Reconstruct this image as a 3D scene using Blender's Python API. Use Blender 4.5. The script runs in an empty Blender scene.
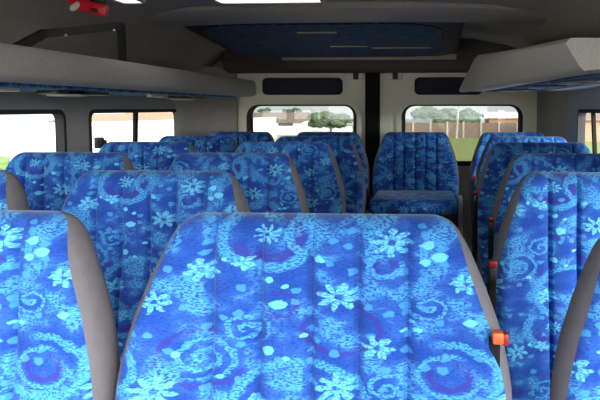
import bpy, bmesh, math, random
from mathutils import Vector, Matrix, noise
random.seed(7)
S = bpy.context.scene
COL = S.collection
PI = math.pi
EYE = 1.34                      # height of the lens above the van floor

# ------------------------------------------------------------------ materials
def srgb(r, g, b):
    def f(c):
        c /= 255.0
        return c / 12.92 if c <= 0.04045 else ((c + 0.055) / 1.055) ** 2.4
    return (f(r), f(g), f(b), 1.0)

class NT:
    def __init__(self, name):
        self.m = bpy.data.materials.new(name)
        self.m.use_nodes = True
        self.t = self.m.node_tree
        self.t.nodes.clear()
        self.out = self.t.nodes.new('ShaderNodeOutputMaterial')
    def n(self, typ, **kw):
        nd = self.t.nodes.new(typ)
        for k, v in kw.items():
            setattr(nd, k, v)
        return nd
    def link(self, a, b):
        self.t.links.new(a, b)
    def put(self, sock, v):
        if hasattr(v, 'links'):
            self.link(v, sock)
        else:
            sock.default_value = v
    def math(self, op, a, b=0.0, c=None, clamp=False):
        nd = self.n('ShaderNodeMath', operation=op, use_clamp=clamp)
        self.put(nd.inputs[0], a); self.put(nd.inputs[1], b)
        if c is not None:
            self.put(nd.inputs[2], c)
        return nd.outputs[0]
    def vmath(self, op, a, b=None, scale=None):
        nd = self.n('ShaderNodeVectorMath', operation=op)
        self.put(nd.inputs[0], a)
        if b is not None:
            self.put(nd.inputs[1], b)
        if scale is not None:
            self.put(nd.inputs['Scale'], scale)
        return nd.outputs['Value'] if op in ('LENGTH', 'DISTANCE', 'DOT_PRODUCT') else nd.outputs['Vector']
    def smooth(self, x, a, b):
        nd = self.n('ShaderNodeMapRange', interpolation_type='SMOOTHSTEP')
        self.put(nd.inputs['Value'], x)
        self.put(nd.inputs['From Min'], a); self.put(nd.inputs['From Max'], b)
        return nd.outputs['Result']
    def mix(self, fac, a, b):
        nd = self.n('ShaderNodeMix', data_type='RGBA')
        self.put(nd.inputs[0], fac); self.put(nd.inputs[6], a); self.put(nd.inputs[7], b)
        return nd.outputs[2]
    def principled(self, **kw):
        p = self.n('ShaderNodeBsdfPrincipled')
        for k, v in kw.items():
            self.put(p.inputs[k.replace('_', ' ')], v)
        self.link(p.outputs[0], self.out.inputs['Surface'])
        return p

def plain(name, col, rough=0.8, metal=0.0, scale=60, var=0.15, bump=0.0, bscale=300, spec=0.3):
    """a solid coloured surface with a little mottling and, where asked, a fine nap"""
    t = NT(name)
    co = t.n('ShaderNodeTexCoord').outputs['Object']
    nz = t.n('ShaderNodeTexNoise'); t.link(co, nz.inputs['Vector'])
    nz.inputs['Scale'].default_value = scale; nz.inputs['Detail'].default_value = 4
    dark = tuple(c * (1 - var) for c in col[:3]) + (1,)
    lite = tuple(min(1, c * (1 + var)) for c in col[:3]) + (1,)
    c = t.mix(nz.outputs[0], dark, lite)
    p = t.principled(Base_Color=c, Roughness=rough, Metallic=metal, Specular_IOR_Level=spec)
    if bump:
        n2 = t.n('ShaderNodeTexNoise'); t.link(co, n2.inputs['Vector']); n2.inputs['Scale'].default_value = bscale
        b = t.n('ShaderNodeBump'); b.inputs['Strength'].default_value = bump; b.inputs['Distance'].default_value = 0.002
        t.link(n2.outputs[0], b.inputs['Height']); t.link(b.outputs[0], p.inputs['Normal'])
    return t.m

def _group(name, body, ins=('R',)):
    """a woven motif as a node group: takes the cloth coordinate, a centre and sizes, gives a mask"""
    g = bpy.data.node_groups.new(name, 'ShaderNodeTree')
    g.interface.new_socket('P', in_out='INPUT', socket_type='NodeSocketVector')
    g.interface.new_socket('C', in_out='INPUT', socket_type='NodeSocketVector')
    for i in ins:
        g.interface.new_socket(i, in_out='INPUT', socket_type='NodeSocketFloat')
    g.interface.new_socket('M', in_out='OUTPUT', socket_type='NodeSocketFloat')
    t = NT.__new__(NT); t.t = g; t.m = None
    gi = g.nodes.new('NodeGroupInput'); go = g.nodes.new('NodeGroupOutput')
    d = t.vmath('SUBTRACT', gi.outputs['P'], gi.outputs['C'])
    # wrap onto the repeat of the cloth
    d = t.vmath('SUBTRACT', t.vmath('MODULO', t.vmath('ADD', d, (TILE[0] * 10.5, TILE[1] * 10.5, 0)), (TILE[0], TILE[1], 1.0)), (TILE[0] / 2, TILE[1] / 2, 0))
    sx = t.n('ShaderNodeSeparateXYZ'); t.link(d, sx.inputs[0])
    x, y = sx.outputs[0], sx.outputs[1]
    r = t.math('SQRT', t.math('ADD', t.math('MULTIPLY', x, x), t.math('MULTIPLY', y, y)))
    th = t.math('ARCTAN2', y, x)
    rn = t.math('DIVIDE', r, gi.outputs['R'])
    t.link(body(t, rn, th, gi), go.inputs['M'])
    return g
TILE = (0.47, 0.46)
def _flower(t, rn, th, gi):
    lobe = t.math('ABSOLUTE', t.math('COSINE', t.math('ADD', t.math('MULTIPLY', th, t.math('MULTIPLY', gi.outputs['K'], 0.5)), gi.outputs['A'])))
    d = t.math('SUBTRACT', t.math('MULTIPLY_ADD', t.math('POWER', lobe, 0.8), 0.82, 0.16), rn)
    return t.math('MULTIPLY', t.smooth(d, 0.0, 0.14), t.smooth(rn, 0.12, 0.24))
def _spiral(t, rn, th, gi):
    sp = t.math('SINE', t.math('ADD', t.math('MULTIPLY', rn, gi.outputs['K']), t.math('ADD', th, gi.outputs['A'])))
    return t.math('MULTIPLY', t.smooth(sp, 0.0, 0.7), t.math('SUBTRACT', 1.0, t.smooth(rn, 0.85, 1.05)))
def _ring(t, rn, th, gi):      # open ring: gap turned to angle A; K is its thickness
    m = t.math('SUBTRACT', 1.0, t.smooth(t.math('ABSOLUTE', t.math('SUBTRACT', rn, 1.0)), t.math('MULTIPLY', gi.outputs['K'], 0.5), gi.outputs['K']))
    return t.math('MULTIPLY', m, t.smooth(t.math('COSINE', t.math('SUBTRACT', th, gi.outputs['A'])), 0.9, 0.55))
def _disc(t, rn, th, gi):
    return t.math('SUBTRACT', 1.0, t.smooth(rn, 0.68, 0.9))
MOTIF = {'flower': _group('woven flower', _flower, ('R', 'K', 'A')), 'spiral': _group('woven spiral', _spiral, ('R', 'K', 'A')),
         'ring': _group('woven ring', _ring, ('R', 'K', 'A')), 'disc': _group('woven dot', _disc, ('R',))}
VS = 1.55                       # motifs are wider than tall
def fabric(name, gain=1.0, nap=0.5):
    """royal blue moquette woven with pale cyan flowers, spirals, speckled rings and dots"""
    t = NT(name)
    uv = t.n('ShaderNodeUVMap').outputs[0]
    at = t.n('ShaderNodeAttribute', attribute_type='OBJECT', attribute_name='cloth_shift')
    P0 = t.vmath('ADD', uv, at.outputs['Vector'])
    P = t.vmath('MULTIPLY', P0, (1.0, VS, 1.0))
    wob = t.n('ShaderNodeTexNoise'); t.link(P, wob.inputs['Vector']); wob.inputs['Scale'].default_value = 70; wob.inputs['Detail'].default_value = 3
    W = t.vmath('ADD', P, t.vmath('SCALE', t.vmath('SUBTRACT', wob.outputs['Color'], (0.5, 0.5, 0.5)), scale=0.015))
    fine = t.n('ShaderNodeTexNoise'); t.link(t.vmath('MULTIPLY', P0, (0.6, 1.35, 1)), fine.inputs['Vector'])
    fine.inputs['Scale'].default_value = 330; fine.inputs['Detail'].default_value = 2
    speck = t.smooth(fine.outputs[0], 0.42, 0.56)
    soft = t.math('MULTIPLY_ADD', speck, 0.62, 0.38)
    def motif(kind, x, h, R, K=None, A=None):
        g = t.n('ShaderNodeGroup'); g.node_tree = MOTIF[kind]
        t.link(W, g.inputs['P']); g.inputs['C'].default_value = (x, -h * VS, 0); g.inputs['R'].default_value = R
        if K is not None: g.inputs['K'].default_value = K; g.inputs['A'].default_value = A
        return g.outputs[0]
    def mx(*a):
        o = a[0]
        for b in a[1:]: o = t.math('MAXIMUM', o, b)
        return o
    solid = mx(*[motif('flower', f[0], f[1], f[2] * 0.9, f[3], f[4]) for f in (
        (-0.144, 0.071, 0.031, 7, 0.4), (-0.087, 0.060, 0.020, 5, 1.0), (0.105, 0.031, 0.036, 8, 0.2), (0.037, 0.105, 0.038, 8, 0.9),
        (0.087, 0.173, 0.030, 6, 0.5), (0.035, 0.228, 0.037, 8, 0.0), (-0.200, 0.232, 0.040, 8, 0.7), (-0.205, 0.115, 0.030, 7, 0.1),
        (-0.058, 0.022, 0.024, 9, 0.3), (-0.075, 0.255, 0.030, 7, 0.8), (0.200, 0.085, 0.026, 6, 0.3), (0.160, 0.268, 0.026, 5, 0.6))])
    dots = mx(*[motif('disc', *f) for f in (
        (-0.054, 0.084, 0.008), (-0.033, 0.091, 0.006), (-0.114, 0.056, 0.005), (-0.042, 0.117, 0.014), (0.166, 0.050, 0.013), (0.148, 0.056, 0.009),
        (0.152, 0.034, 0.011), (-0.056, 0.180, 0.011), (-0.030, 0.190, 0.006), (0.131, 0.137, 0.006), (0.140, 0.148, 0.007), (0.120, 0.150, 0.005),
        (-0.175, 0.185, 0.008), (-0.115, 0.215, 0.007), (0.205, 0.135, 0.010), (-0.010, 0.160, 0.007), (0.010, 0.055, 0.009), (0.215, 0.025, 0.009))])
    lines = mx(*[motif('spiral', *f) for f in (
        (0.154, 0.116, 0.034, 13, 0.0), (-0.140, 0.190, 0.050, 15, 1.6), (-0.086, 0.152, 0.036, 12, 3.0), (-0.215, 0.030, 0.040, 13, 2.2), (0.100, 0.225, 0.036, 12, 4.0))],
        *[motif('ring', *f) for f in ((-0.058, 0.026, 0.062, 0.20, 1.57), (0.180, 0.205, 0.062, 0.14, 2.6), (0.180, 0.205, 0.040, 0.12, 0.4), (0.097, 0.062, 0.022, 0.25, 1.0),
                                      (-0.013, 0.250, 0.085, 0.12, -1.2), (0.020, 0.020, 0.050, 0.16, -0.6))])
    lines = t.math('MULTIPLY', lines, t.math('MULTIPLY_ADD', speck, 0.75, 0.2))
    dark = mx(*[motif('ring', *f) for f in ((-0.058, 0.026, 0.042, 0.30, 9.0), (-0.042, 0.117, 0.025, 0.25, 9.0), (0.180, 0.205, 0.026, 0.3, 2.0), (-0.140, 0.190, 0.058, 0.10, 0.5), (0.097, 0.062, 0.012, 0.4, 5.0),
                                            (0.04, 0.15, 0.05, 0.12, 2.0))])
    # sponged patches between the motifs
    cl = t.n('ShaderNodeTexNoise'); t.link(P, cl.inputs['Vector']); cl.inputs['Scale'].default_value = 17; cl.inputs['Detail'].default_value = 3
    sponge = t.math('MULTIPLY', t.math('MULTIPLY', t.smooth(cl.outputs[0], 0.515, 0.62), speck), 0.85)
    v = t.n('ShaderNodeTexVoronoi', voronoi_dimensions='2D', feature='F1'); t.link(W, v.inputs['Vector']); v.inputs['Scale'].default_value = 42
    sc = t.n('ShaderNodeSeparateColor'); t.link(v.outputs['Color'], sc.inputs[0])
    crumbs = t.math('MULTIPLY', t.math('SUBTRACT', 1.0, t.smooth(v.outputs['Distance'], 0.22, 0.34)), t.math('LESS_THAN', sc.outputs[0], 0.3))
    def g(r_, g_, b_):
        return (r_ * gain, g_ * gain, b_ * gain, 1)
    c = t.mix(t.smooth(cl.outputs[0], 0.35, 0.65), g(0.016, 0.070, 0.38), g(0.040, 0.145, 0.54))
    c = t.mix(t.math('MULTIPLY', t.math('SUBTRACT', 1.0, t.smooth(fine.outputs[0], 0.36, 0.5)), 0.55), c, g(0.014, 0.030, 0.20))
    c = t.mix(t.math('MULTIPLY', dark, 0.75), c, g(0.040, 0.040, 0.30))
    c = t.mix(t.math('MULTIPLY', mx(lines, sponge, t.math('MULTIPLY', crumbs, 0.6)), 0.9), c, g(0.085, 0.42, 0.80))
    c = t.mix(t.math('MULTIPLY', mx(t.math('MULTIPLY', solid, soft), dots), 0.92), c, g(0.16, 0.60, 0.90))
    p = t.principled(Base_Color=c, Roughness=0.85, Specular_IOR_Level=0.15, Sheen_Weight=nap, Sheen_Roughness=0.4, Sheen_Tint=(0.70, 0.85, 1.0, 1))
    bp = t.n('ShaderNodeBump'); bp.inputs['Strength'].default_value = 0.25; bp.inputs['Distance'].default_value = 0.001
    t.link(fine.outputs[0], bp.inputs['Height']); t.link(bp.outputs[0], p.inputs['Normal'])
    return t.m

def glass(name, tint, refl=0.05):
    t = NT(name)
    tr = t.n('ShaderNodeBsdfTransparent'); tr.inputs[0].default_value = tint
    gl = t.n('ShaderNodeBsdfGlossy'); gl.inputs['Roughness'].default_value = 0.02
    mx = t.n('ShaderNodeMixShader'); mx.inputs[0].default_value = refl
    t.link(tr.outputs[0], mx.inputs[1]); t.link(gl.outputs[0], mx.inputs[2]); t.link(mx.outputs[0], t.out.inputs['Surface'])
    return t.m

def emitter(name, col, strength):
    t = NT(name)
    p = t.principled(Base_Color=(0.8, 0.8, 0.78, 1), Roughness=0.4)
    p.inputs['Emission Color'].default_value = col; p.inputs['Emission Strength'].default_value = strength
    return t.m

M = {}
M['fabric'] = fabric('blue patterned moquette', 0.93, 0.25)
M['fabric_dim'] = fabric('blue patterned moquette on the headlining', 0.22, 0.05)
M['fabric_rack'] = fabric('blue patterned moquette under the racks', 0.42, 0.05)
M['vinyl'] = plain('grey vinyl side trim', srgb(118, 112, 118), 0.55, bump=0.3, spec=0.4)
M['backshell'] = plain('charcoal seat back', srgb(38, 37, 42), 0.7)
M['carpet'] = plain('grey carpet lining', srgb(166, 160, 157), 0.95, bump=0.8, bscale=180, var=0.22, scale=120)
M['carpet_lite'] = plain('light grey rack carpet', srgb(206, 198, 192), 0.95, bump=0.8, bscale=180, var=0.2, scale=120)
M['carpet_dark'] = plain('dark headlining carpet', srgb(168, 160, 155), 0.95, bump=0.8, bscale=180, var=0.25, scale=90)
M['beige'] = plain('beige door moulding', srgb(238, 231, 216), 0.6, var=0.05)
M['rubber'] = plain('black rubber', srgb(34, 33, 34), 0.9, spec=0.05)
M['black'] = plain('black painted steel', srgb(18, 18, 19), 0.4, spec=0.5)
M['headliner'] = plain('charcoal overhead carpet', srgb(88, 80, 78), 0.95, bump=0.8, bscale=180, var=0.25, scale=90)
M['gasket'] = plain('dark grey window gasket', srgb(62, 61, 64), 0.9, spec=0.05)
M['navy_pad'] = plain('dark padded pocket', srgb(44, 42, 56), 0.8)
M['steel'] = plain('bare steel', srgb(190, 190, 188), 0.35, metal=0.9, var=0.05)
M['greyplastic'] = plain('pale grey plastic', srgb(176, 174, 170), 0.5, var=0.05)
M['strip'] = plain('dull grey strip', srgb(176, 166, 148), 0.5, var=0.05)
M['red'] = plain('red plastic', srgb(214, 28, 44), 0.35, var=0.05, spec=0.5)
M['orange'] = plain('orange plastic', srgb(226, 96, 40), 0.4, var=0.05, spec=0.5)
M['darkred'] = plain('dark red plastic', srgb(150, 24, 26), 0.4, var=0.05, spec=0.5)
M['maroon'] = plain('maroon print', srgb(96, 12, 30), 0.5, var=0.05)
M['white'] = plain('white plastic', srgb(232, 230, 224), 0.45, var=0.04)
M['floor'] = plain('grey studded vinyl floor', srgb(140, 140, 140), 0.6, var=0.2, bump=0.3)
M['lamp'] = emitter('lit lamp diffuser', (1, 0.98, 0.94, 1), 1.6)
M['glass_side'] = glass('side window glass', (0.93, 0.95, 0.94, 1))
M['glass_tint'] = glass('tinted side window glass', (0.84, 0.87, 0.86, 1))
M['glass_rear'] = glass('rear window glass', (0.58, 0.60, 0.58, 1))
M['wall_white'] = plain('whitewashed wall', srgb(236, 234, 228), 0.9, scale=2, var=0.06)
M['render_grey'] = plain('grey rendered wall', srgb(128, 130, 134), 0.9, scale=2, var=0.06)
M['tile_orange'] = plain('terracotta roof', srgb(150, 112, 92), 0.9, scale=3, var=0.06)
M['tile_brown'] = plain('brown tiled roof', srgb(118, 98, 88), 0.9, scale=3, var=0.06)
M['brick'] = plain('brown precast wall', srgb(112, 92, 84), 0.9, scale=3, var=0.06)
M['post'] = plain('pale concrete', srgb(150, 144, 138), 0.9, scale=3, var=0.08)
M['leaf'] = plain('dusty green foliage', srgb(74, 88, 66), 0.9, scale=1.2, var=0.4)
M['bark'] = plain('grey bark', srgb(110, 100, 88), 0.9)
M['shrub'] = plain('bright green shrub leaves', srgb(96, 118, 66), 0.9, scale=6, var=0.35)
M['grass'] = plain('mown grass', srgb(112, 120, 66), 0.95, scale=0.6, var=0.2)
M['road'] = plain('pale sandy road', srgb(176, 170, 160), 0.95, scale=0.5, var=0.08)
M['dark_pane'] = plain('dark house window', srgb(84, 84, 90), 0.3)

# ------------------------------------------------------------------ mesh helpers
class MB:
    def __init__(self):
        self.bm = bmesh.new()
        self.uv = None
    def box(self, x0, x1, y0, y1, z0, z1, bev=0.0, seg=2, mat=None):
        r = bmesh.ops.create_cube(self.bm, size=1.0)
        vs = r['verts']
        c = Vector(((x0 + x1) / 2, (y0 + y1) / 2, (z0 + z1) / 2)); s = Vector((x1 - x0, y1 - y0, z1 - z0))
        for v in vs:
            v.co = Vector((v.co.x * s.x, v.co.y * s.y, v.co.z * s.z)) + c
        if bev > 0:
            es = list({e for v in vs for e in v.link_edges})
            g = bmesh.ops.bevel(self.bm, geom=es, offset=bev, segments=seg, profile=0.5, affect='EDGES')
            vs = list({v for f in g['faces'] for v in f.verts} | {v for v in vs if v.is_valid})
        if mat is not None:
            for v in vs: v.co = mat @ v.co
        return self
    def tube(self, pts, rad, n=10, cap=True):
        pts = [Vector(p) for p in pts]
        rings = []
        for i, p in enumerate(pts):
            d = (pts[min(i + 1, len(pts) - 1)] - pts[max(i - 1, 0)]).normalized()
            up = Vector((0, 0, 1)) if abs(d.z) < 0.9 else Vector((1, 0, 0))
            a = d.cross(up).normalized(); b = d.cross(a).normalized()
            rr = rad[i] if isinstance(rad, (list, tuple)) else rad
            rings.append([self.bm.verts.new(p + (a * math.cos(2 * PI * k / n) + b * math.sin(2 * PI * k / n)) * rr) for k in range(n)])
        for r0, r1 in zip(rings, rings[1:]):
            for k in range(n):
                self.bm.faces.new((r0[k], r0[(k + 1) % n], r1[(k + 1) % n], r1[k]))
        if cap:
            self.bm.faces.new(rings[0]); self.bm.faces.new(rings[-1])
        return self
    def loft(self, loops, closed=True, cap=True):
        rows = [[self.bm.verts.new(p) for p in lp] for lp in loops]
        n = len(rows[0])
        for r0, r1 in zip(rows, rows[1:]):
            for k in range(n if closed else n - 1):
                self.bm.faces.new((r0[k], r0[(k + 1) % n], r1[(k + 1) % n], r1[k]))
        if cap and closed:
            self.bm.faces.new(rows[0]); self.bm.faces.new(rows[-1])
        return self
    def ico(self, c, r, sub=2, sq=(1, 1, 1), rough=0.0, freq=1.0):
        g = bmesh.ops.create_icosphere(self.bm, subdivisions=sub, radius=1.0)
        c = Vector(c)
        for v in g['verts']:
            k = 1 + rough * noise.noise(v.co * freq + c * 0.37)
            v.co = Vector((v.co.x * sq[0], v.co.y * sq[1], v.co.z * sq[2])) * r * k + c
        return self
    def build(self, name, mat, parent=None, smooth=True, angle=35, uvfn=None):
        bm = self.bm
        bmesh.ops.recalc_face_normals(bm, faces=bm.faces[:])
        if uvfn:
            lay = bm.loops.layers.uv.new('UVMap')
            for f in bm.faces:
                for l in f.loops:
                    l[lay].uv = uvfn(l.vert.co)
        me = bpy.data.meshes.new(name)
        bm.to_mesh(me); bm.free()
        me.materials.append(mat)
        if smooth:
            me.polygons.foreach_set('use_smooth', [True] * len(me.polygons))
            me.set_sharp_from_angle(angle=math.radians(angle))
        o = bpy.data.objects.new(name, me); COL.objects.link(o)
        if parent is not None: o.parent = parent
        return o

def tag(o, label, cat, group=None):
    o['label'] = label; o['category'] = cat
    if group: o['group'] = group
    return o
def thing(name, label, cat, loc=(0, 0, 0), group=None):
    o = bpy.data.objects.new(name, None); COL.objects.link(o)
    o.location = loc; o.empty_display_size = 0.1
    return tag(o, label, cat, group)
def structure(o):
    o['kind'] = 'structure'; return o
def structure_empty(name):
    o = bpy.data.objects.new(name, None); COL.objects.link(o); o.empty_display_size = 0.1
    return structure(o)
def box(name, mat, x0, x1, y0, y1, z0, z1, bev=0.0, parent=None, seg=2):
    return MB().box(x0, x1, y0, y1, z0, z1, bev, seg).build(name, mat, parent)

def rrect(a0, a1, b0, b1, r, n=6):
    pts = []
    for cx, cy, st in ((a1 - r, b1 - r, 0), (a0 + r, b1 - r, 90), (a0 + r, b0 + r, 180), (a1 - r, b0 + r, 270)):
        for k in range(n + 1):
            t = math.radians(st + 90 * k / n)
            pts.append((cx + r * math.cos(t), cy + r * math.sin(t)))
    return pts
def ring_mesh(plane, p0, p1, outer, inner):
    """a flat ring of depth p0..p1; plane 'x': loops are (y,z); plane 'y': loops are (x,z); plane 'z': (x,y)"""
    def P(ab, d):
        return (d, ab[0], ab[1]) if plane == 'x' else (ab[0], d, ab[1]) if plane == 'y' else (ab[0], ab[1], d)
    mb = MB()
    mb.loft([[P(q, p0) for q in outer], [P(q, p0) for q in inner], [P(q, p1) for q in inner], [P(q, p1) for q in outer], [P(q, p0) for q in outer]], cap=False)
    bmesh.ops.remove_doubles(mb.bm, verts=mb.bm.verts[:], dist=1e-5)
    return mb
def slab_mesh(plane, p0, p1, loop):
    def P(ab, d):
        return (d, ab[0], ab[1]) if plane == 'x' else (ab[0], d, ab[1]) if plane == 'y' else (ab[0], ab[1], d)
    return MB().loft([[P(q, p0) for q in loop], [P(q, p1) for q in loop]])

# ------------------------------------------------------------------ the van body
XL, XR = -1.54, 0.76           # inner faces of the side walls
XC = -0.39                     # centre line of the van
YF, YB = -1.2, 4.80            # windscreen foot, rear door line
ZS, ZW = 0.92, 1.322           # side window sill and head

fl = structure(box('floor', M['floor'], XL - 0.06, XR + 0.06, YF, YB, -0.05, 0.0))

def side_wall(name, x0, x1, wins, y0=YF, y1=YB):
    mb = MB()
    mb.box(x0, x1, y0, y1, 0.0, ZS)
    mb.box(x0, x1, y0, y1, ZW, 1.45)
    e = y0
    for a, b in wins:
        mb.box(x0, x1, e, a, ZS, ZW); e = b
    mb.box(x0, x1, e, y1, ZS, ZW)
    return structure(mb.build(name, M['carpet'], None))
WL = [(-0.85, -0.2), (0.15, 1.5), (1.72, 3.03), (3.27, 4.46)]
WR = [(-0.85, -0.2), (0.15, 1.6), (2.78, 4.02)]
side_wall('wall_left', XL - 0.03, XL, WL)
side_wall('wall_right', XR, XR + 0.03, WR)
wn = 0
def side_window(x_in, x_out, a, b, divider=None, latch=None):
    global wn
    wn += 1
    w = structure_empty('window_%d' % wn)
    sgn = 1 if x_in > x_out else -1
    outer = rrect(a - 0.012, b + 0.012, ZS - 0.012, ZW + 0.012, 0.05)
    inner = rrect(a + 0.008, b - 0.008, ZS + 0.008, ZW - 0.006, 0.03)
    ring_mesh('x', x_in + sgn * 0.006, x_out - sgn * 0.003, outer, inner).build('window_frame', M['gasket'], w)
    xm = (x_in + x_out) / 2 - sgn * 0.006
    slab_mesh('x', xm, xm - sgn * 0.004, rrect(a + 0.004, b - 0.004, ZS + 0.004, ZW - 0.004, 0.03)).build('pane', M['glass_tint' if a > 1.7 else 'glass_side'], w)
    if divider:
        mb = MB(); y, lean = divider
        mb.loft([[(xm + sgn * dx, y + dy + lean * (z - ZS), z) for dx, dy in ((0.002, -0.016), (0.018, -0.016), (0.018, 0.016), (0.002, 0.016))] for z in (ZS + 0.005, ZW - 0.005)])
        mb.build('window_divider', M['rubber'], w)
    if latch:
        y, z = latch
        lb = MB(); lb.box(xm + sgn * 0.004, xm + sgn * 0.03, y - 0.045, y + 0.04, z - 0.012, z + 0.012, 0.004)
        lb.box(xm + sgn * 0.004, xm + sgn * 0.04, y - 0.045, y - 0.01, z - 0.026, z + 0.026, 0.004)
        lb.build('window_latch', M['black'], w)
    return w
for i, (a, b) in enumerate(WL):
    side_window(XL, XL - 0.03, a, b, (3.78, 0.10) if i == 3 else None, (3.385, 1.18) if i == 3 else None)
for i, (a, b) in enumerate(WR):
    side_window(XR, XR + 0.03, a, b, (3.60, 0.30) if i == 2 else None)

# roof: an arched section drawn along the van
half = [(1.15, 1.43), (1.12, 1.55), (1.0, 1.65), (0.82, 1.715), (0.62, 1.75), (0.30, 1.762), (0.0, 1.766)]
prof = [(XC - a, z) for a, z in half] + [(XC + a, z) for a, z in reversed(half[:-1])]
outp = [(XC + (x - XC) * 1.045, z + 0.05) for x, z in prof]
mb = MB()
loop = prof + list(reversed(outp))
mb.loft([[(x, y, z) for x, z in loop] for y in (-0.5, 0.5, 2.0, 3.2, YB + 0.04)])
structure(mb.build('ceiling', M['carpet_dark'], None, angle=50))
def roof_z(x):
    a = abs(x - XC)
    h = sorted(half)
    for (a0, z0), (a1, z1) in zip(h, h[1:]):
        if a0 <= a <= a1:
            return z0 + (z1 - z0) * (a - a0) / (a1 - a0)
    return 1.43

# front of the cab behind the lens: bulkhead, windscreen and its frame
structure(box('wall_front', M['carpet_dark'], XL - 0.06, XR + 0.06, YF - 0.05, YF, -0.05, 0.85))
ws = structure_empty('window_%d' % (wn + 1)); wn += 1
MB().loft([[(x, YF, 0.85), (x, -0.5, 1.74), (x, -0.5, 1.75), (x, YF - 0.01, 0.86)] for x in (XL, XR)]).build('pane', M['glass_side'], ws)
for x in (XL - 0.03, XR + 0.03):
    MB().tube([(x, YF, 0.85), (x, -0.5, 1.68)], 0.04).build('windscreen_pillar', M['carpet_dark'], ws)

# rear wall with its two doors
door_n = 0
GX = [(-1.185, -0.515), (-0.185, 0.535)]
ZD0, ZD1 = 1.0, 1.352
def rear_door(x0, x1, g0, g1, handle_x, pocket):
    global door_n
    door_n += 1
    d = structure_empty('door_%d' % door_n)
    mb = MB()
    mb.box(x0, x1, YB, YB + 0.07, 0.02, ZD0); mb.box(x0, x1, YB, YB + 0.07, ZD1, 1.60)
    mb.box(x0, g0, YB, YB + 0.07, ZD0, ZD1); mb.box(g1, x1, YB, YB + 0.07, ZD0, ZD1)
    mb.build('door_panel', M['beige'], d)
    o = rrect(g0 - 0.055, g1 + 0.055, ZD0 - 0.06, ZD1 + 0.03, 0.10); i_ = rrect(g0 - 0.022, g1 + 0.022, ZD0 - 0.026, ZD1 + 0.010, 0.08)
    ring_mesh('y', YB - 0.03, YB + 0.02, o, i_).build('window_surround', M['beige'], d)
    o = rrect(g0 - 0.024, g1 + 0.024, ZD0 - 0.028, ZD1 + 0.012, 0.08); i_ = rrect(g0, g1, ZD0, ZD1, 0.06)
    ring_mesh('y', YB - 0.018, YB + 0.06, o, i_).build('window_seal', M['gasket'], d)
    slab_mesh('y', YB + 0.035, YB + 0.04, rrect(g0 - 0.01, g1 + 0.01, ZD0 - 0.01, ZD1 + 0.005, 0.06)).build('pane', M['glass_rear'], d)
    a0, a1 = pocket
    z0, z1 = 1.424, 1.532
    lp = rrect(a0, a1, z0, z1, 0.03)
    lp2 = [(x + (0.012 if x < (a0 + a1) / 2 else -0.012), z - 0.006 if z > 1.48 else z + 0.006) for x, z in lp]
    MB().loft([[(x, YB, z) for x, z in lp], [(x, YB - 0.03, z) for x, z in lp], [(x, YB - 0.042, z) for x, z in lp2]]).build('padded_panel', M['navy_pad'], d)
    # the latch by the centre post
    hx = handle_x
    MB().box(hx - 0.055, hx + 0.055, YB - 0.03, YB, 1.515, 1.565, 0.012, 3).build('latch_cover', M['white'], d)
    MB().box(hx - 0.008, hx + 0.026, YB - 0.05, YB - 0.028, 1.52, 1.565, 0.005).build('latch_handle', M['black'], d)
    return d
rear_door(-1.29, -0.432, *GX[0], -0.505, (-1.10, -0.585))
rear_door(-0.352, 0.66, *GX[1], -0.255, (-0.125, 0.30))
t = structure(MB().box(-0.438, -0.346, YB - 0.045, YB + 0.05, 0.0, 1.60, 0.015, 3).build('trim_1', M['rubber'], None))
# corner pillars between side walls and doors
for nm, xs, s in (('trim_2', XL, 1), ('trim_3', XR, -1)):
    w = 0.27 if s > 0 else 0.115
    pts = [(xs, YB - 0.42), (xs + s * 0.03, YB - 0.36), (xs + s * 0.045, YB - 0.2), (xs + s * w * 0.6, YB - 0.08), (xs + s * w, YB - 0.03), (xs + s * w, YB + 0.05), (xs, YB + 0.05)]
    structure(MB().loft([[(x, y, z) for x, y in pts] for z in (0.0, 1.6)]).build(nm, M['carpet'], None, angle=50))
# header over the rear doors
hp = [(YB + 0.06, 1.80), (YB - 0.22, 1.80), (YB - 0.24, 1.62), (YB - 0.20, 1.575), (YB - 0.10, 1.562), (YB + 0.06, 1.562)]
structure(MB().loft([[(x, y, z) for y, z in hp] for x in (-1.30, 0.50)]).build('trim_4', M['headliner'], None))
structure(MB().box(-1.36, 0.58, YB + 0.03, YB + 0.09, 1.55, 1.80).build('wall_back', M['carpet_dark'], None))
structure(MB().box(-1.62, -1.29, YB + 0.03, YB + 0.09, 0.0, 1.66).box(0.66, 0.84, YB + 0.03, YB + 0.09, 0.0, 1.66).build('wall_rear', M['carpet'], None))

# ------------------------------------------------------------------ overhead unit with its blue inset
oh = thing('overhead_panel', 'wide dark overhead panel with blue patterned inset above the rear doors', 'ceiling panel', (XC - 0.15, 3.7, 1.70))
L = Matrix.Translation((-(XC - 0.15), -3.7, -1.70))
def local(o, root):
    """give a mesh built in van coordinates to a thing, keeping its place"""
    o.parent = root
    o.data.transform(Matrix.Translation(-Vector(root.location)))
    return o
def pz(y):                      # underside of the panel
    return 1.728 + (1.655 - 1.728) * (y - 3.35) / 1.05
xs0, xs1 = -1.20, 0.14
lo = []
for f, dz in ((0.0, 0.05), (0.01, 0.012), (0.03, 0.0)):
    lo.append([(x, y, pz(y) + dz) for x, y in [(a, b) for a, b in rrect(xs0 + f, xs1 - f, 3.34 + f, 4.56 - f, 0.18, 8)]])
lo = [[(x, y, z) for x, y, z in lo[0]]] + lo[1:]
local(MB().loft(lo).build('housing', M['headliner'], None), oh)
ins = rrect(-1.13, 0.04, 3.42, 4.50, 0.22, 8)
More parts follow.
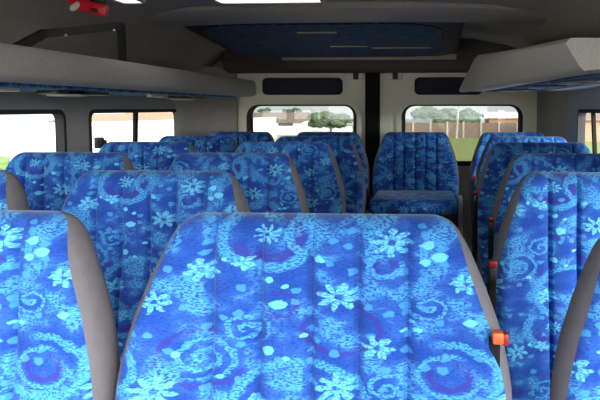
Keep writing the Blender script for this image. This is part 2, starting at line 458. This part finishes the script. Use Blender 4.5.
local(MB().loft([[(x, y, pz(y) + 0.002) for x, y in ins], [(x, y, pz(y) - 0.006) for x, y in rrect(-1.125, 0.035, 3.425, 4.495, 0.22, 8)]]).build('fabric_inset', M['fabric_dim'], None, uvfn=lambda c: (c.x, c.y)), oh)
def slot(x0, x1, y, w=0.012, m='strip', nm='vent_slot'):
    local(MB().box(x0, x1, y - w / 2, y + w / 2, -0.004, 0.004, 0.002, mat=Matrix.Translation((0, 0, pz(y) - 0.008))).build(nm, M[m], None), oh)
slot(-0.66, -0.47, 3.62); slot(-0.56, -0.36, 4.06, 0.014); slot(-0.34, -0.02, 4.12, 0.012)
local(MB().box(-0.92, 0.13, 4.515, 4.535, 1.628, 1.66, 0.003).build('trim_strip', M['strip'], None), oh)
# rib across the roof ahead of it
rp = [(3.04, 1.80), (3.05, 1.742), (3.08, 1.726), (3.33, 1.716), (3.36, 1.724), (3.37, 1.80)]
structure(MB().loft([[(x, y, z - (0.03 * abs(x - XC) ** 3)) for y, z in rp] for x in [-1.24 + 0.17 * i for i in range(11)]]).build('trim_5', M['carpet'], None, angle=50))

# ceiling lamps just ahead of the rib
def lamp(label, x0, x1, y0, y1):
    zc = min(roof_z(x0), roof_z(x1)) - 0.002
    r = thing('ceiling_light', label, 'light', ((x0 + x1) / 2, (y0 + y1) / 2, zc), 'roof lights ahead of the roof rib')
    a, b = (x1 - x0) / 2, (y1 - y0) / 2
    ring_mesh('z', 0.01, -0.014, rrect(-a, a, -b, b, 0.02), rrect(-a + 0.012, a - 0.012, -b + 0.012, b - 0.012, 0.014)).build('light_rim', M['greyplastic'], r)
    slab_mesh('z', 0.006, -0.010, rrect(-a + 0.012, a - 0.012, -b + 0.012, b - 0.012, 0.014)).build('diffuser', M['lamp'], r)
lamp('long white roof light cut by the top edge, ahead of the overhead panel', -0.83, -0.42, 2.70, 2.90)
lamp('small white roof light cut by the top edge beside the red hammer', -1.125, -1.03, 2.45, 2.68)

# ------------------------------------------------------------------ luggage racks
def rack_left():
    y0, y1 = 0.3, 4.52
    r = thing('luggage_rack', 'long grey carpeted luggage rack along the wall with two windows, under the black rail', 'luggage rack', (-1.31, 2.4, 1.42))
    xi = -1.08
    sec = [(XL + 0.004, 1.40), (xi - 0.05, 1.408), (xi - 0.012, 1.414), (xi, 1.426), (xi - 0.004, 1.492), (xi - 0.016, 1.505), (xi - 0.034, 1.500), (xi - 0.04, 1.448), (XL + 0.004, 1.436)]
    local(MB().loft([[(x, y, z) for x, z in sec] for y in (y0, 1.5, 3.0, y1)]).build('shelf', M['carpet'], None, angle=60), r)
    zz = 1.398
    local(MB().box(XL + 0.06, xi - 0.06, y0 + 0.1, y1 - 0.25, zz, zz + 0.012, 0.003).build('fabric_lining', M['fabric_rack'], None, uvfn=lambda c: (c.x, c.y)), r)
    def oval(y, l, m, nm, dz=0.0, x=-1.25, w=0.05):
        lp = rrect(x - w, x + w, y - l, y + l, w * 0.95, 8)
        local(MB().loft([[(a, b, zz + 0.002) for a, b in lp], [(a, b, zz - 0.012 - dz) for a, b in lp]]).build(nm, M[m], None), r)
    for y in (1.05, 2.55, 3.75):
        oval(y, 0.20, 'black', 'reading_panel'); oval(y - 0.06, 0.08, 'greyplastic', 'reading_light', 0.006)
    for y in (2.0, 3.2):
        oval(y, 0.09, 'greyplastic', 'air_vent', 0.0, -1.2, 0.02)
    return r
rack_left()
def rack_right():
    r = thing('luggage_rack', 'short light grey carpeted luggage rack with squared end, above the single seats', 'luggage rack', (0.5, 3.0, 1.42))
    # (y, x top, z top, x bottom, z bottom) along its inner face
    st = [(1.95, 0.333, 1.517, 0.367, 1.434), (2.02, 0.322, 1.520, 0.356, 1.432), (2.6, 0.292, 1.545, 0.300, 1.430), (3.4, 0.250, 1.585, 0.225, 1.427), (4.05, 0.222, 1.622, 0.155, 1.424), (4.2, 0.220, 1.622, 0.135, 1.426), (4.27, 0.24, 1.61, 0.16, 1.44)]
    loops = []
    for y, xt, zt, xb, zb in st:
        zw = zb + 0.010
        loops.append([(XR - 0.004, y, zw), (xb + 0.05, y, zb + 0.004), (xb + 0.012, y, zb), (xb, y, zb + 0.012), (xt - 0.002, y, zt - 0.014), (xt + 0.012, y, zt), (xt + 0.05, y, zt), (XR - 0.004 - max(0, zt - 1.545) * 0.9, y, zt - 0.004)])
    local(MB().loft(loops).build('shelf', M['carpet_lite'], None, angle=60), r)
    def under(y, x):
        for (p, q) in zip(st, st[1:]):
            if p[0] <= y <= q[0]:
                f = (y - p[0]) / (q[0] - p[0]); xb = p[3] + (q[3] - p[3]) * f + 0.05; zb = p[4] + (q[4] - p[4]) * f + 0.004; zw = zb + 0.006
                return zb + (zw - zb) * (x - xb) / (XR - 0.004 - xb)
    def patch(a0, a1, y0, y1, rr, m, nm, d, uv=False):
        lp = rrect(a0, a1, y0, y1, rr, 5)
        xf = (lambda x, y: x - (y - 2.2) * 0.09)
        return local(MB().loft([[(xf(x, y), y, under(y, xf(x, y)) + 0.002) for x, y in lp], [(xf(x, y), y, under(y, xf(x, y)) - d) for x, y in lp]]).build(nm, M[m], None, uvfn=(lambda c: (c.x, c.y)) if uv else None), r)
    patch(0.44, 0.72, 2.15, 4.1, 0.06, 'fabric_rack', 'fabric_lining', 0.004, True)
    for y in (2.5, 3.0, 3.55):
        patch(0.46, 0.60, y, y + 0.26, 0.04, 'black', 'reading_panel', 0.009)
        patch(0.48, 0.52, y + 0.05, y + 0.2, 0.018, 'greyplastic', 'reading_light', 0.014)
        patch(0.54, 0.575, y + 0.06, y + 0.14, 0.015, 'greyplastic', 'air_vent', 0.014)
    return r
rack_right()

# ------------------------------------------------------------------ black rail and red hammer by the roof
gr = thing('grab_rail', 'black square rail bracketed between roof and long luggage rack', 'grab rail', (-1.2, 2.5, 1.6))
def flatbar(pts, w=0.03, d=0.022):
    mb = MB(); pts = [Vector(p) for p in pts]
    for p, q in zip(pts, pts[1:]):
        u = (q - p).normalized(); a = Vector((1, 0, 0)); a = (a - u * a.dot(u)).normalized(); b = u.cross(a)
        p2, q2 = p - u * 0.006, q + u * 0.006
        mb.loft([[p2 + a * d / 2 * i + b * w / 2 * j for i, j in ((1, 1), (1, -1), (-1, -1), (-1, 1))], [q2 + a * d / 2 * i + b * w / 2 * j for i, j in ((1, 1), (1, -1), (-1, -1), (-1, 1))]])
    return mb
A, B, Cc, D = (-1.27, 2.18, 1.505), (-1.255, 2.36, 1.578), (-1.15, 2.72, 1.640), (-1.15, 2.72, 1.42)
local(flatbar([A, B, Cc], 0.026).build('rail_bar', M['black'], None), gr)
local(flatbar([Cc, (-1.15, 2.725, 1.462)], 0.026).build('upright', M['black'], None), gr)
local(flatbar([A, (-1.27, 2.18, 1.455)], 0.026).build('upright', M['black'], None), gr)
for f in (0.22, 0.85):
    p = Vector(B).lerp(Vector(Cc), f)
    local(MB().ico(p + Vector((0.013, -0.004, -0.012)), 0.006, 2).build('rivet', M['steel'], None), gr)

hm = thing('emergency_hammer', 'red emergency hammer with white tip clipped up by the roof', 'emergency hammer', (-1.03, 2.25, 1.655))
def PX(x, y, d):                 # a van point that lies d metres back along the aisle
    return Vector(((x - 434) * d / 750.0, d, EYE + (108 - y) * d / 750.0))
def redbox(p, q, w, th, nm, m, bev=0.006):
    p, q = Vector(p), Vector(q); u = (q - p); l = u.length; u.normalize()
    a = Vector((0, 1, 0)); a = (a - u * a.dot(u)).normalized(); b = u.cross(a)
    mt = Matrix((u, a, b)).transposed().to_4x4(); mt.translation = (p + q) / 2
    return local(MB().box(-l / 2, l / 2, -th / 2, th / 2, -w / 2, w / 2, bev, 2, mat=mt).build(nm, M[m], None), hm)
redbox(PX(75, 3.5, 2.25), PX(103, 10.5, 2.25), 0.036, 0.03, 'handle', 'red')
redbox(PX(64, 0, 2.25), PX(79, 3, 2.25), 0.026, 0.03, 'hammer_head', 'red')
local(MB().tube([PX(73, 3, 2.24), PX(67, 7.0, 2.22), PX(65, 8.5, 2.22)], [0.009, 0.010, 0.006]).build('tip', M['white'], None), hm)
redbox(PX(85, 8.0, 2.232), PX(93, 9.8, 2.232), 0.012, 0.004, 'label_print', 'maroon', 0.001)
zr = roof_z(-1.0)
local(MB().box(-1.05, -1.01, 2.25, 2.29, 1.66, zr + 0.01, 0.005).build('clip', M['black'], None), hm)

# ------------------------------------------------------------------ seats
SEAT_TOP = 1.187
REC = math.radians(13)
def interp(tab, h):
    for (a, v), (b, w) in zip(tab, tab[1:]):
        if h <= b:
            f = (h - a) / (b - a); f = f * f * (3 - 2 * f) if False else f
            return v + (w - v) * f
    return tab[-1][1]
WT = [(0.0, 0.150), (0.004, 0.163), (0.010, 0.172), (0.02, 0.180), (0.035, 0.188), (0.06, 0.199), (0.10, 0.214), (0.15, 0.230), (0.20, 0.241), (0.26, 0.248), (0.34, 0.246), (0.5, 0.236), (0.72, 0.228)]
HROWS = [0.0, 0.0008, 0.003, 0.007, 0.012, 0.019, 0.028, 0.04, 0.055, 0.075, 0.1, 0.125, 0.15, 0.18, 0.21, 0.24, 0.28, 0.33, 0.40, 0.5, 0.6, 0.68, 0.72]
SEAMS = (-0.132, -0.068, 0.0, 0.062, 0.126)
fx = sorted({round(s + d, 4) for s in SEAMS for d in (-0.022, -0.014, -0.009, -0.006, -0.004, -0.002, 0, 0.002, 0.004, 0.006, 0.009, 0.014, 0.022)})
def back_point(x, n, h):
    # n: forward offset is negative; h: distance down from the top; origin at the seat's floor centre under the top edge
    z = SEAT_TOP - h * math.cos(REC) - n * math.sin(REC) * 0.6
    y = -h * math.sin(REC) + n * math.cos(REC) + 0.055
    return (x, y, z)
def seat_parts():
    R = 0.04
    front, sideR, sideL, back = [], [], [], []
    for h in HROWS:
        W = interp(WT, h) * 1.065
        T0 = 0.105 + 0.02 * min(1, h / 0.3)
        T = T0 * math.sqrt(max(0.0, 1 - (1 - min(h, R) / R) ** 2)) if h < R else T0
        r = min(0.034, T * 0.42)
        def nf(x):
            e = abs(x) / max(W - r, 0.01)
            hollow = 0.020 * (1 - min(1, e) ** 2.5) * min(1, max(0, (h - 0.05) / 0.15))
            bulge = -0.010 * (1 - e * e) * math.exp(-((h - 0.07) / 0.05) ** 2)
            g = sum(0.012 * math.exp(-((x - s) / 0.0042) ** 2) + 0.006 * math.exp(-((x - s) / 0.014) ** 2) for s in SEAMS) * min(1, max(0, (h - 0.004) / 0.03))
            return -T / 2 + hollow + bulge + g
        ends = [0.2, 0.45, 0.7, 0.9, 1.0]
        edge = W - r
        xs = [-edge + 0 for _ in ()]
        x_in = fx[-1]
        cols = [-(x_in + (edge - x_in) * f) for f in reversed(ends)] + fx + [x_in + (edge - x_in) * f for f in ends]
        cols[:5] = [fx[0] - (edge + fx[0]) * f for f in reversed(ends)]
        F_ = [back_point(x, nf(x), h) for x in cols]
        def arc(a0, a1, n):
            out = []
            for k in range(n + 1):
                a = math.radians(a0 + (a1 - a0) * k / n)
                out.append((edge + r * abs(math.cos(a)) ** 0.85, math.sin(a) * T / 2))
            return out
        seam_a = -62 + 34 * math.exp(-(h / 0.05) ** 2) + 20 * math.exp(-((h - 0.34) / 0.12) ** 2)
        sideR.append([back_point(x, n, h) for x, n in arc(seam_a, 90, 9)])
        sideL.append([back_point(-x, n, h) for x, n in arc(seam_a, 90, 9)])
        wrap = arc(-90, seam_a, 4)[1:]
        front.append([back_point(-x, n, h) for x, n in reversed(wrap)] + F_ + [back_point(x, n, h) for x, n in wrap])
        back.append([back_point(edge - 2 * edge * k / 6, T / 2, h) for k in range(7)])
    def mesh(rows, mat, nm, uv=False):
        return MB().loft(rows, closed=False).build(nm, mat, None, angle=60, uvfn=(lambda c: (c.x, c.z - SEAT_TOP)) if uv else None)
    return mesh(front, M['fabric'], 'backrest', True), mesh(sideR, M['vinyl'], 'side_panel'), mesh(sideL, M['vinyl'], 'side_panel'), mesh(back, M['backshell'], 'back_shell')
def make_seat(name, buckle=None, bracket=False, raised=False):
    root = bpy.data.objects.new(name, None); COL.objects.link(root); root.empty_display_size = 0.1
    for o in seat_parts():
        o.parent = root
    yb = -0.70 * math.sin(REC)
    if raised:
        MB().box(-0.235, 0.235, yb - 0.41, -0.10, 0.795, 0.872, 0.03, 4).build('cushion', M['fabric'], root, uvfn=lambda c: (c.x, c.y + c.z))
        MB().box(-0.225, 0.225, yb - 0.37, -0.06, 0.0, 0.80, 0.01).build('seat_base', M['backshell'], root)
    else:
        MB().box(-0.235, 0.235, yb - 0.43, yb + 0.02, 0.40, 0.53, 0.045, 4).build('cushion', M['fabric'], root, uvfn=lambda c: (c.x, c.y + c.z))
        MB().box(-0.22, 0.22, yb - 0.40, yb + 0.06, 0.355, 0.405, 0.01).build('seat_pan', M['backshell'], root)
        for s in (-1, 1):
            lb = MB()
            lb.box(s * 0.17 - 0.02, s * 0.17 + 0.02, yb - 0.30, yb - 0.26, 0.0, 0.36, 0.006)
            lb.box(s * 0.17 - 0.02, s * 0.17 + 0.02, yb - 0.02, yb + 0.02, 0.0, 0.36, 0.006)
            lb.box(s * 0.17 - 0.022, s * 0.17 + 0.022, yb - 0.34, yb + 0.06, 0.0, 0.018, 0.004)
            lb.build('leg', M['greyplastic'], root)
    if buckle:
        bx, by, bz, kind = buckle
        s = 1 if bx > 0 else -1
        b = MB(); b.box(bx - 0.009, bx + 0.005, by - 0.010, by + 0.010, bz - 0.008, bz + 0.008, 0.003)
        if kind != 'tongue':
            b.box(bx - 0.009, bx + 0.009, by - 0.008, by + 0.008, bz - 0.05, bz - 0.008, 0.003)
        b = b.build('belt_buckle', M['orange' if kind == 'tongue' else 'black'], root)
        if kind == 'tongue':
            MB().box(bx + 0.004, bx + 0.011, by - 0.008, by + 0.008, bz - 0.010, bz + 0.006, 0.002).build('release_button', M['darkred'], b)
            MB().box(bx - 0.012, bx + 0.002, by + 0.010, by + 0.016, bz - 0.5, bz - 0.004, 0.001).build('belt_webbing', M['rubber'], root)
        else:
            MB().box(bx - 0.009, bx + 0.009, by - 0.015, by - 0.004, bz - 0.006, bz + 0.008, 0.003).build('release_button', M['darkred'], b)
            MB().box(bx - 0.008, bx + 0.008, by - 0.004, by + 0.004, min(0.50, bz - 0.2) if not raised else bz - 0.1, bz - 0.045, 0.001).build('belt_webbing', M['rubber'], root)
    if bracket:
        for s, z0, z1 in ((-1, 0.75, 0.86), (1, 0.66, 0.86)):
            MB().box(s * 0.262 - 0.018, s * 0.262 + 0.012, yb - 0.2, yb - 0.06, z0, z1, 0.01).box(s * 0.25 - 0.01, s * 0.25 + 0.01, yb - 0.1, yb - 0.03, 0.38, z0 + 0.02, 0.004).build('armrest', M['greyplastic'], root)
    return root
KIDS = {}
def children_of(o):
    return [c for c in S.objects if c.parent == o]
def copy_seat(src):
    r = src.copy(); COL.objects.link(r)
    for c in children_of(src):
        d = c.copy(); COL.objects.link(d); d.parent = r
        for e in children_of(c):
            f = e.copy(); COL.objects.link(f); f.parent = d
    return r
plain_seat = make_seat('bus_seat')
single_seat = make_seat('bus_seat', (-0.263, -0.075, 1.000, 'stalk'))
jump_seat = make_seat('bus_seat', (0.241, -0.05, 1.040, 'tongue'))
rear_seat = make_seat('bus_seat', (-0.250, -0.40, 0.90, 'stalk'), True, True)
back_seat = make_seat('bus_seat', None, False, True)
R1, R2, R3, R4, R5, R6 = 1.022, 1.681, 2.317, 2.979, 3.632, 4.290
GRP = 'blue patterned seats of the minibus'
seats = [
    (jump_seat, -0.168, R1, 1.000, 'largest and nearest blue patterned seat, in the middle, orange buckle at side'),
    (plain_seat, -0.715, R1, 1.000, 'near blue seat cut by the left frame edge, grey side strip toward the middle seat'),
    (plain_seat, 0.420, R1, 0.985, 'near blue seat cut by the bottom right corner, only dark grey edge and corner showing'),
    (plain_seat, -0.652, R2, 1.004, 'blue aisle seat right behind the gap between the two nearest left seats'),
    (plain_seat, -1.195, R2, 1.004, 'window seat almost out of frame at left, only its grey side strip showing'),
    (single_seat, 0.385, R2, 1.006, 'bright blue single seat at right, just behind the corner seat'),
    (plain_seat, -1.180, R3, 1.008, 'blue window seat in front of the dark pillar between the side windows'),
    (plain_seat, -0.642, R3, 1.008, 'blue aisle seat in third row from the front, its grey right edge fully showing'),
    (single_seat, 0.430, R3, 1.010, 'shaded blue single seat, second behind the right corner seat, cut by the frame edge'),
    (plain_seat, -1.180, R4, 1.012, 'blue window seat before the side window with the slanted divider'),
    (plain_seat, -0.610, R4, 1.013, 'blue aisle seat in fourth row, curved grey edge, below the left rear window'),
    (single_seat, 0.420, R4, 1.014, 'shaded dark single seat, third behind the right corner seat'),
    (plain_seat, -1.180, R5, 1.012, 'pale topped blue window seat in fifth row, beside the dark rear corner'),
    (plain_seat, -0.590, R5, 1.012, 'blue aisle seat in fifth row, last before the back row'),
    (single_seat, 0.450, R5, 1.012, 'pale topped single seat directly in front of the back row at right'),
    (back_seat, -1.130, R6, 1.012, 'dark back row seat below the left end of the left rear window'),
    (back_seat, -0.615, R6, 1.012, 'dark back row seat below the right end of the left rear window'),
    (rear_seat, -0.105, R6, 1.012, 'dark back row seat right of the centre post, cushion front showing down the aisle'),
    (back_seat, 0.450, R6, 1.012, 'dark back row seat below the right end of the right rear window'),
]
used = set()
for src, x, y, hs, lab in seats:
    o = src if src.name not in used else copy_seat(src)
    used.add(src.name)
    o.location = (x, y, 0); o.scale = (1.06 if src is jump_seat else 0.945 if y == R6 else 0.98, 1, hs)
    tag(o, lab, 'seat', GRP)
    for c in children_of(o):
        if c.name.startswith(('backrest', 'cushion')):
            c['cloth_shift'] = [0.0, 0.0, 0.0] if src in (plain_seat, jump_seat) and x < -0.1 and y < R3 else [random.random(), random.random() * 0.02, 0.0]

# ------------------------------------------------------------------ outside
def gz(y): return -0.6 - 0.016 * max(y, 0.0)
def ground_patch(name, mat, x0, x1, y0, y1, lift=0.0, cuts=None):
    ys = [y for y in (y0, 0.0, 20.0, 60.0, 120.0, y1) if y0 <= y <= y1]
    return structure(MB().loft([[(x0, y, gz(y) + lift), (x1, y, gz(y) + lift), (x1, y, gz(y) - 0.3), (x0, y, gz(y) - 0.3)] for y in ys]).build(name, mat, None))
ground_patch('ground', M['grass'], -160, 160, -120, 260)
ground_patch('road', M['road'], -60, -7.5, 46, 98, 0.03)
ground_patch('bounce_yard', M['road'], -14, 14, -60, 22, 0.03)  # unseen pale ground added around the van to bounce light up to the ceiling

def OX(px, d): return (px - 434) * d / 750.0
def OZ(py, d): return EYE + (108 - py) * d / 750.0
def house(label, x0, x1, y0, y1, eave, ridge, wall, roof, wins, axis='x', wmat='dark_pane', name='house'):
    c = ((x0 + x1) / 2, (y0 + y1) / 2, gz(y0))
    r = thing(name, label, 'house', c)
    local(MB().box(x0, x1, y0, y1, gz(y1) - 0.2, eave).build('house_wall', M[wall], None), r)
    ov = 0.5
    if axis == 'x':
        ym = (y0 + y1) / 2
        sec = [(y0 - ov, eave - 0.12), (y0 - ov, eave), (ym, ridge), (y1 + ov, eave), (y1 + ov, eave - 0.12), (ym, ridge - 0.2)]
        mb = MB().loft([[(x, y, z) for y, z in sec] for x in (x0 - ov, x1 + ov)])
        mb.loft([[(x, y, z) for y, z in ((y0, eave), (ym, ridge - 0.1), (y1, eave))] for x in (x0 + 0.05, x1 - 0.05)])
    else:
        xm = (x0 + x1) / 2
        sec = [(x0 - ov, eave - 0.12), (x0 - ov, eave), (xm, ridge), (x1 + ov, eave), (x1 + ov, eave - 0.12), (xm, ridge - 0.2)]
        mb = MB().loft([[(x, y, z) for x, z in sec] for y in (y0 - ov, y1 + ov)])
    local(mb.build('roof', M[roof], None, smooth=False), r)
    if axis != 'x':
        xm = (x0 + x1) / 2
        local(MB().loft([[(x, y, z) for x, z in ((x0, eave - 0.05), (xm, ridge - 0.15), (x1, eave - 0.05))] for y in (y0, y1)]).build('gable', M[wall], None, smooth=False), r)
    for side, a0, a1, z0, z1 in wins:
        if side == 'y':
            w = MB().box(a0, a1, y0 - 0.06, y0 + 0.05, z0, z1).build('house_window', M[wmat], None, smooth=False)
        else:
            w = MB().box(x1 - 0.05, x1 + 0.06, a0, a1, z0, z1).build('house_window', M[wmat], None, smooth=False)
        local(w, r)
    return r
def tree(label, x, y, w, top, low, name='leafy_tree', mat='leaf', n=16, dep=0.6, trunk=True, cat='tree'):
    r = thing(name, label, cat, (x, y, gz(y)))
    mb = MB()
    h = top - low
    for k in range(n):
        a = random.uniform(0, 2 * PI); q = math.sqrt(random.random()) * 0.72
        zz = random.uniform(0.12, 0.74)
        rad = h * random.uniform(0.24, 0.38) * (1.0 - 0.3 * q)
        lift = 1 - 0.45 * q * q
        mb.ico((math.cos(a) * q * w / 2, math.sin(a) * q * w / 2 * dep, low - gz(y) + h * zz * lift), rad, 3, (1.35, 1.1, 0.85), 0.45, 3.1)
    mb.build('crown', M[mat], r)
    if trunk:
        tb = MB(); tb.tube([(0, 0, -0.1), (0.03 * w, 0, (low - gz(y)) * 0.6), (0, 0, low - gz(y) + h * 0.5)], [0.035 * h + 0.12, 0.03 * h + 0.09, 0.05], 8)
        tb.tube([(0.02 * w, 0, (low - gz(y)) * 0.7), (0.18 * w, 0, low - gz(y) + h * 0.35)], [0.1, 0.05], 6)
        tb.tube([(0.02 * w, 0, (low - gz(y)) * 0.7), (-0.18 * w, 0, low - gz(y) + h * 0.35)], [0.1, 0.05], 6)
        tb.build('trunk', M['bark'], r)
    return r

# beyond the left rear window
D1 = 110.0
house('long white house with brown roof seen through the left rear window', OX(238, D1), OX(300, D1), D1, D1 + 10, OZ(121.5, D1), OZ(112.5, D1 + 5), 'wall_white', 'tile_brown',
      [('y', OX(255, D1), OX(266, D1), OZ(126, D1), OZ(123, D1)), ('y', OX(277, D1), OX(292, D1), OZ(126, D1), OZ(123, D1))])
house('small pale gabled house beside the long brown roofed house', OX(300, D1 + 8), OX(312, D1 + 8), D1 + 14, D1 + 22, OZ(119, D1 + 8), OZ(113, D1 + 8), 'wall_white', 'render_grey', [], 'y')
tree('round green tree standing clear in the left rear window', OX(329, 95), 95, OX(356, 95) - OX(300, 95), OZ(110, 95), OZ(126, 95), n=30)
for i, (px, w, lab) in enumerate(((262, 18, 'hazy far tree behind the long brown roof, left of the two'), (291, 26, 'hazy far tree behind the long brown roof, right of the two'))):
    tree(lab, OX(px, 170), 170, w * 170 / 750, OZ(107, 170), OZ(114, 170), n=9)
fw = thing('boundary_wall', 'low white boundary wall beyond the road in the left rear window', 'wall', (OX(290, 100), 100, gz(100)))
local(MB().box(OX(225, 100), OX(352, 100), 100, 100.25, gz(100) - 0.2, OZ(126.5, 100)).build('wall_run', M['wall_white'], None), fw)
# beyond the right rear window: precast wall with pillars, tree, pole, houses
D2 = 84.0
pw = thing('boundary_wall', 'brown slab wall with pale pillars seen through the right rear window', 'wall', (OX(480, D2), D2, gz(D2)))
local(MB().box(OX(398, D2), OX(640, D2), D2, D2 + 0.15, gz(D2) - 0.2, OZ(122.5, D2)).build('wall_run', M['brick'], None), pw)
for px in (413, 430.5, 447, 463, 480.5, 498, 516, 534, 552, 570, 588, 606, 624):
    local(MB().box(OX(px, D2) - 0.11, OX(px, D2) + 0.11, D2 - 0.12, D2 + 0.2, gz(D2) - 0.2, OZ(121.5, D2), 0.02).build('pillar', M['post'], None), pw)
tree('broad grey green tree behind the slab wall in the right rear window', OX(445, 100), 100, OX(490, 100) - OX(402, 100), OZ(104, 100), OZ(124, 100), n=26)
lp = thing('lamp_post', 'pale slanting lamp post before the broad tree in the right rear window', 'lamp post', (OX(456, 80), 80, gz(80)))
MB().tube([(0, 0, -0.2), (OX(458.5, 80) - OX(456, 80), 0, OZ(100, 80) - gz(80))], [0.14, 0.11], 10).build('mast', M['post'], lp)
MB().tube([(0.27, 0, OZ(100, 80) - gz(80)), (0.6, -0.6, OZ(98, 80) - gz(80)), (1.0, -1.3, OZ(98, 80) - gz(80))], [0.08, 0.07, 0.06], 8).build('lamp_arm', M['post'], lp)
MB().box(0.75, 1.25, -2.0, -1.2, OZ(98.4, 80) - gz(80), OZ(97, 80) - gz(80), 0.04).build('lamp_head', M['render_grey'], lp)
house('pale brown house with flat low roof at right of the rear window', OX(488, 98), OX(522, 98), 98, 106, OZ(117, 98), OZ(112, 102), 'tile_orange', 'wall_white', [])
house('white shed left of the broad tree behind the slab wall', OX(404, 92), OX(428, 92), 92, 96, OZ(122, 92), OZ(119.5, 92), 'wall_white', 'render_grey', [], name='shed')
# beyond the right side window
house('brown house seen through the side window at the right frame edge', OX(560, 70), OX(640, 70), 70, 80, OZ(119, 70), OZ(113, 75), 'tile_orange', 'tile_brown', [])
tree('green tree rising behind the brown house at right frame edge', OX(592, 95), 95, 8, OZ(109, 95), OZ(122, 95), n=12)
# beyond the left side windows
lw = thing('boundary_wall', 'sunlit white garden wall outside the left side windows', 'wall', (-17, 45, gz(45)))
local(MB().loft([[(-17, y, gz(y) - 0.2), (-17, y, 0.86 - 0.0062 * y), (-17.3, y, 0.86 - 0.0062 * y), (-17.3, y, gz(y) - 0.2)] for y in (22, 40, 60, 80)]).build('wall_run', M['wall_white'], None), lw)
house('long white house with terracotta roof outside the left side windows', -44, -39, 84, 103, -0.25, 0.6, 'wall_white', 'tile_orange', [('x', 86, 89, -1.2, -0.45), ('x', 96, 99, -1.2, -0.45)], 'y')
house('white gabled house right of the terracotta roof outside side window', -46, -38, 107, 115, -0.35, 0.7, 'wall_white', 'tile_orange', [], 'x')
for i, (x, y, lab) in enumerate(((-15.2, 26.5, 'green shrub against the white garden wall, nearest the frame edge'), (-15.1, 29.5, 'green shrub against the white garden wall, second from the frame edge'))):
    tree(lab, x, y, 2.4, gz(y) + 0.85, gz(y) - 0.1, 'garden_shrub', 'shrub', 10, 0.9, False, 'shrub')

# ------------------------------------------------------------------ light
w = bpy.data.worlds.new('overcast sky'); S.world = w; w.use_nodes = True
nt = w.node_tree; nt.nodes.clear()
ou = nt.nodes.new('ShaderNodeOutputWorld'); bg = nt.nodes.new('ShaderNodeBackground')
tc = nt.nodes.new('ShaderNodeTexCoord'); dp = nt.nodes.new('ShaderNodeVectorMath'); dp.operation = 'DOT_PRODUCT'
nt.links.new(tc.outputs['Generated'], dp.inputs[0]); dp.inputs[1].default_value = Vector((0.35, -0.85, 0.35)).normalized()
mr = nt.nodes.new('ShaderNodeMapRange'); mr.inputs['From Min'].default_value = 0.0; mr.inputs['From Max'].default_value = 1.0
mr.inputs['To Min'].default_value = 1.2; mr.inputs['To Max'].default_value = 4.5
nt.links.new(dp.outputs['Value'], mr.inputs['Value']); nt.links.new(mr.outputs[0], bg.inputs['Strength'])
bg.inputs['Color'].default_value = (0.93, 0.97, 1.0, 1); nt.links.new(bg.outputs[0], ou.inputs['Surface'])
sl = bpy.data.lights.new('hazy_sun', 'SUN'); sl.energy = 9.0; sl.angle = math.radians(36); sl.color = (1, 0.97, 0.92)
so = bpy.data.objects.new('hazy_sun', sl); COL.objects.link(so); so.location = (3, -8, 8)
so.rotation_euler = Vector((-0.50, 0.78, -0.27)).to_track_quat('-Z', 'Y').to_euler()

# ------------------------------------------------------------------ camera
F = 750.0
YAW, PITCH = math.radians(4.0), math.radians(5.0)
cam = bpy.data.cameras.new('camera'); co = bpy.data.objects.new('camera', cam); COL.objects.link(co)
cam.sensor_width = 36.0; cam.lens = 36.0 * F / 600.0; cam.clip_start = 0.02; cam.clip_end = 600
co.location = (0, 0, EYE)
co.rotation_euler = (PI / 2 - PITCH, 0, YAW)
cam.shift_x = -(434 - 300 - F * math.tan(YAW)) / 600.0
cam.shift_y = -(92 - F * math.tan(PITCH)) / 600.0
S.camera = co

vs = S.view_settings
S.display_settings.display_device = 'sRGB'
vs.view_transform = 'Standard'; vs.look = 'None'; vs.gamma = 1.0; vs.use_curve_mapping = False
vs.exposure = 0.78
S.cycles.max_bounces = 10; S.cycles.diffuse_bounces = 6; S.cycles.transparent_max_bounces = 12
S.cycles.use_denoising = True
S.cycles.sample_clamp_indirect = 6.0
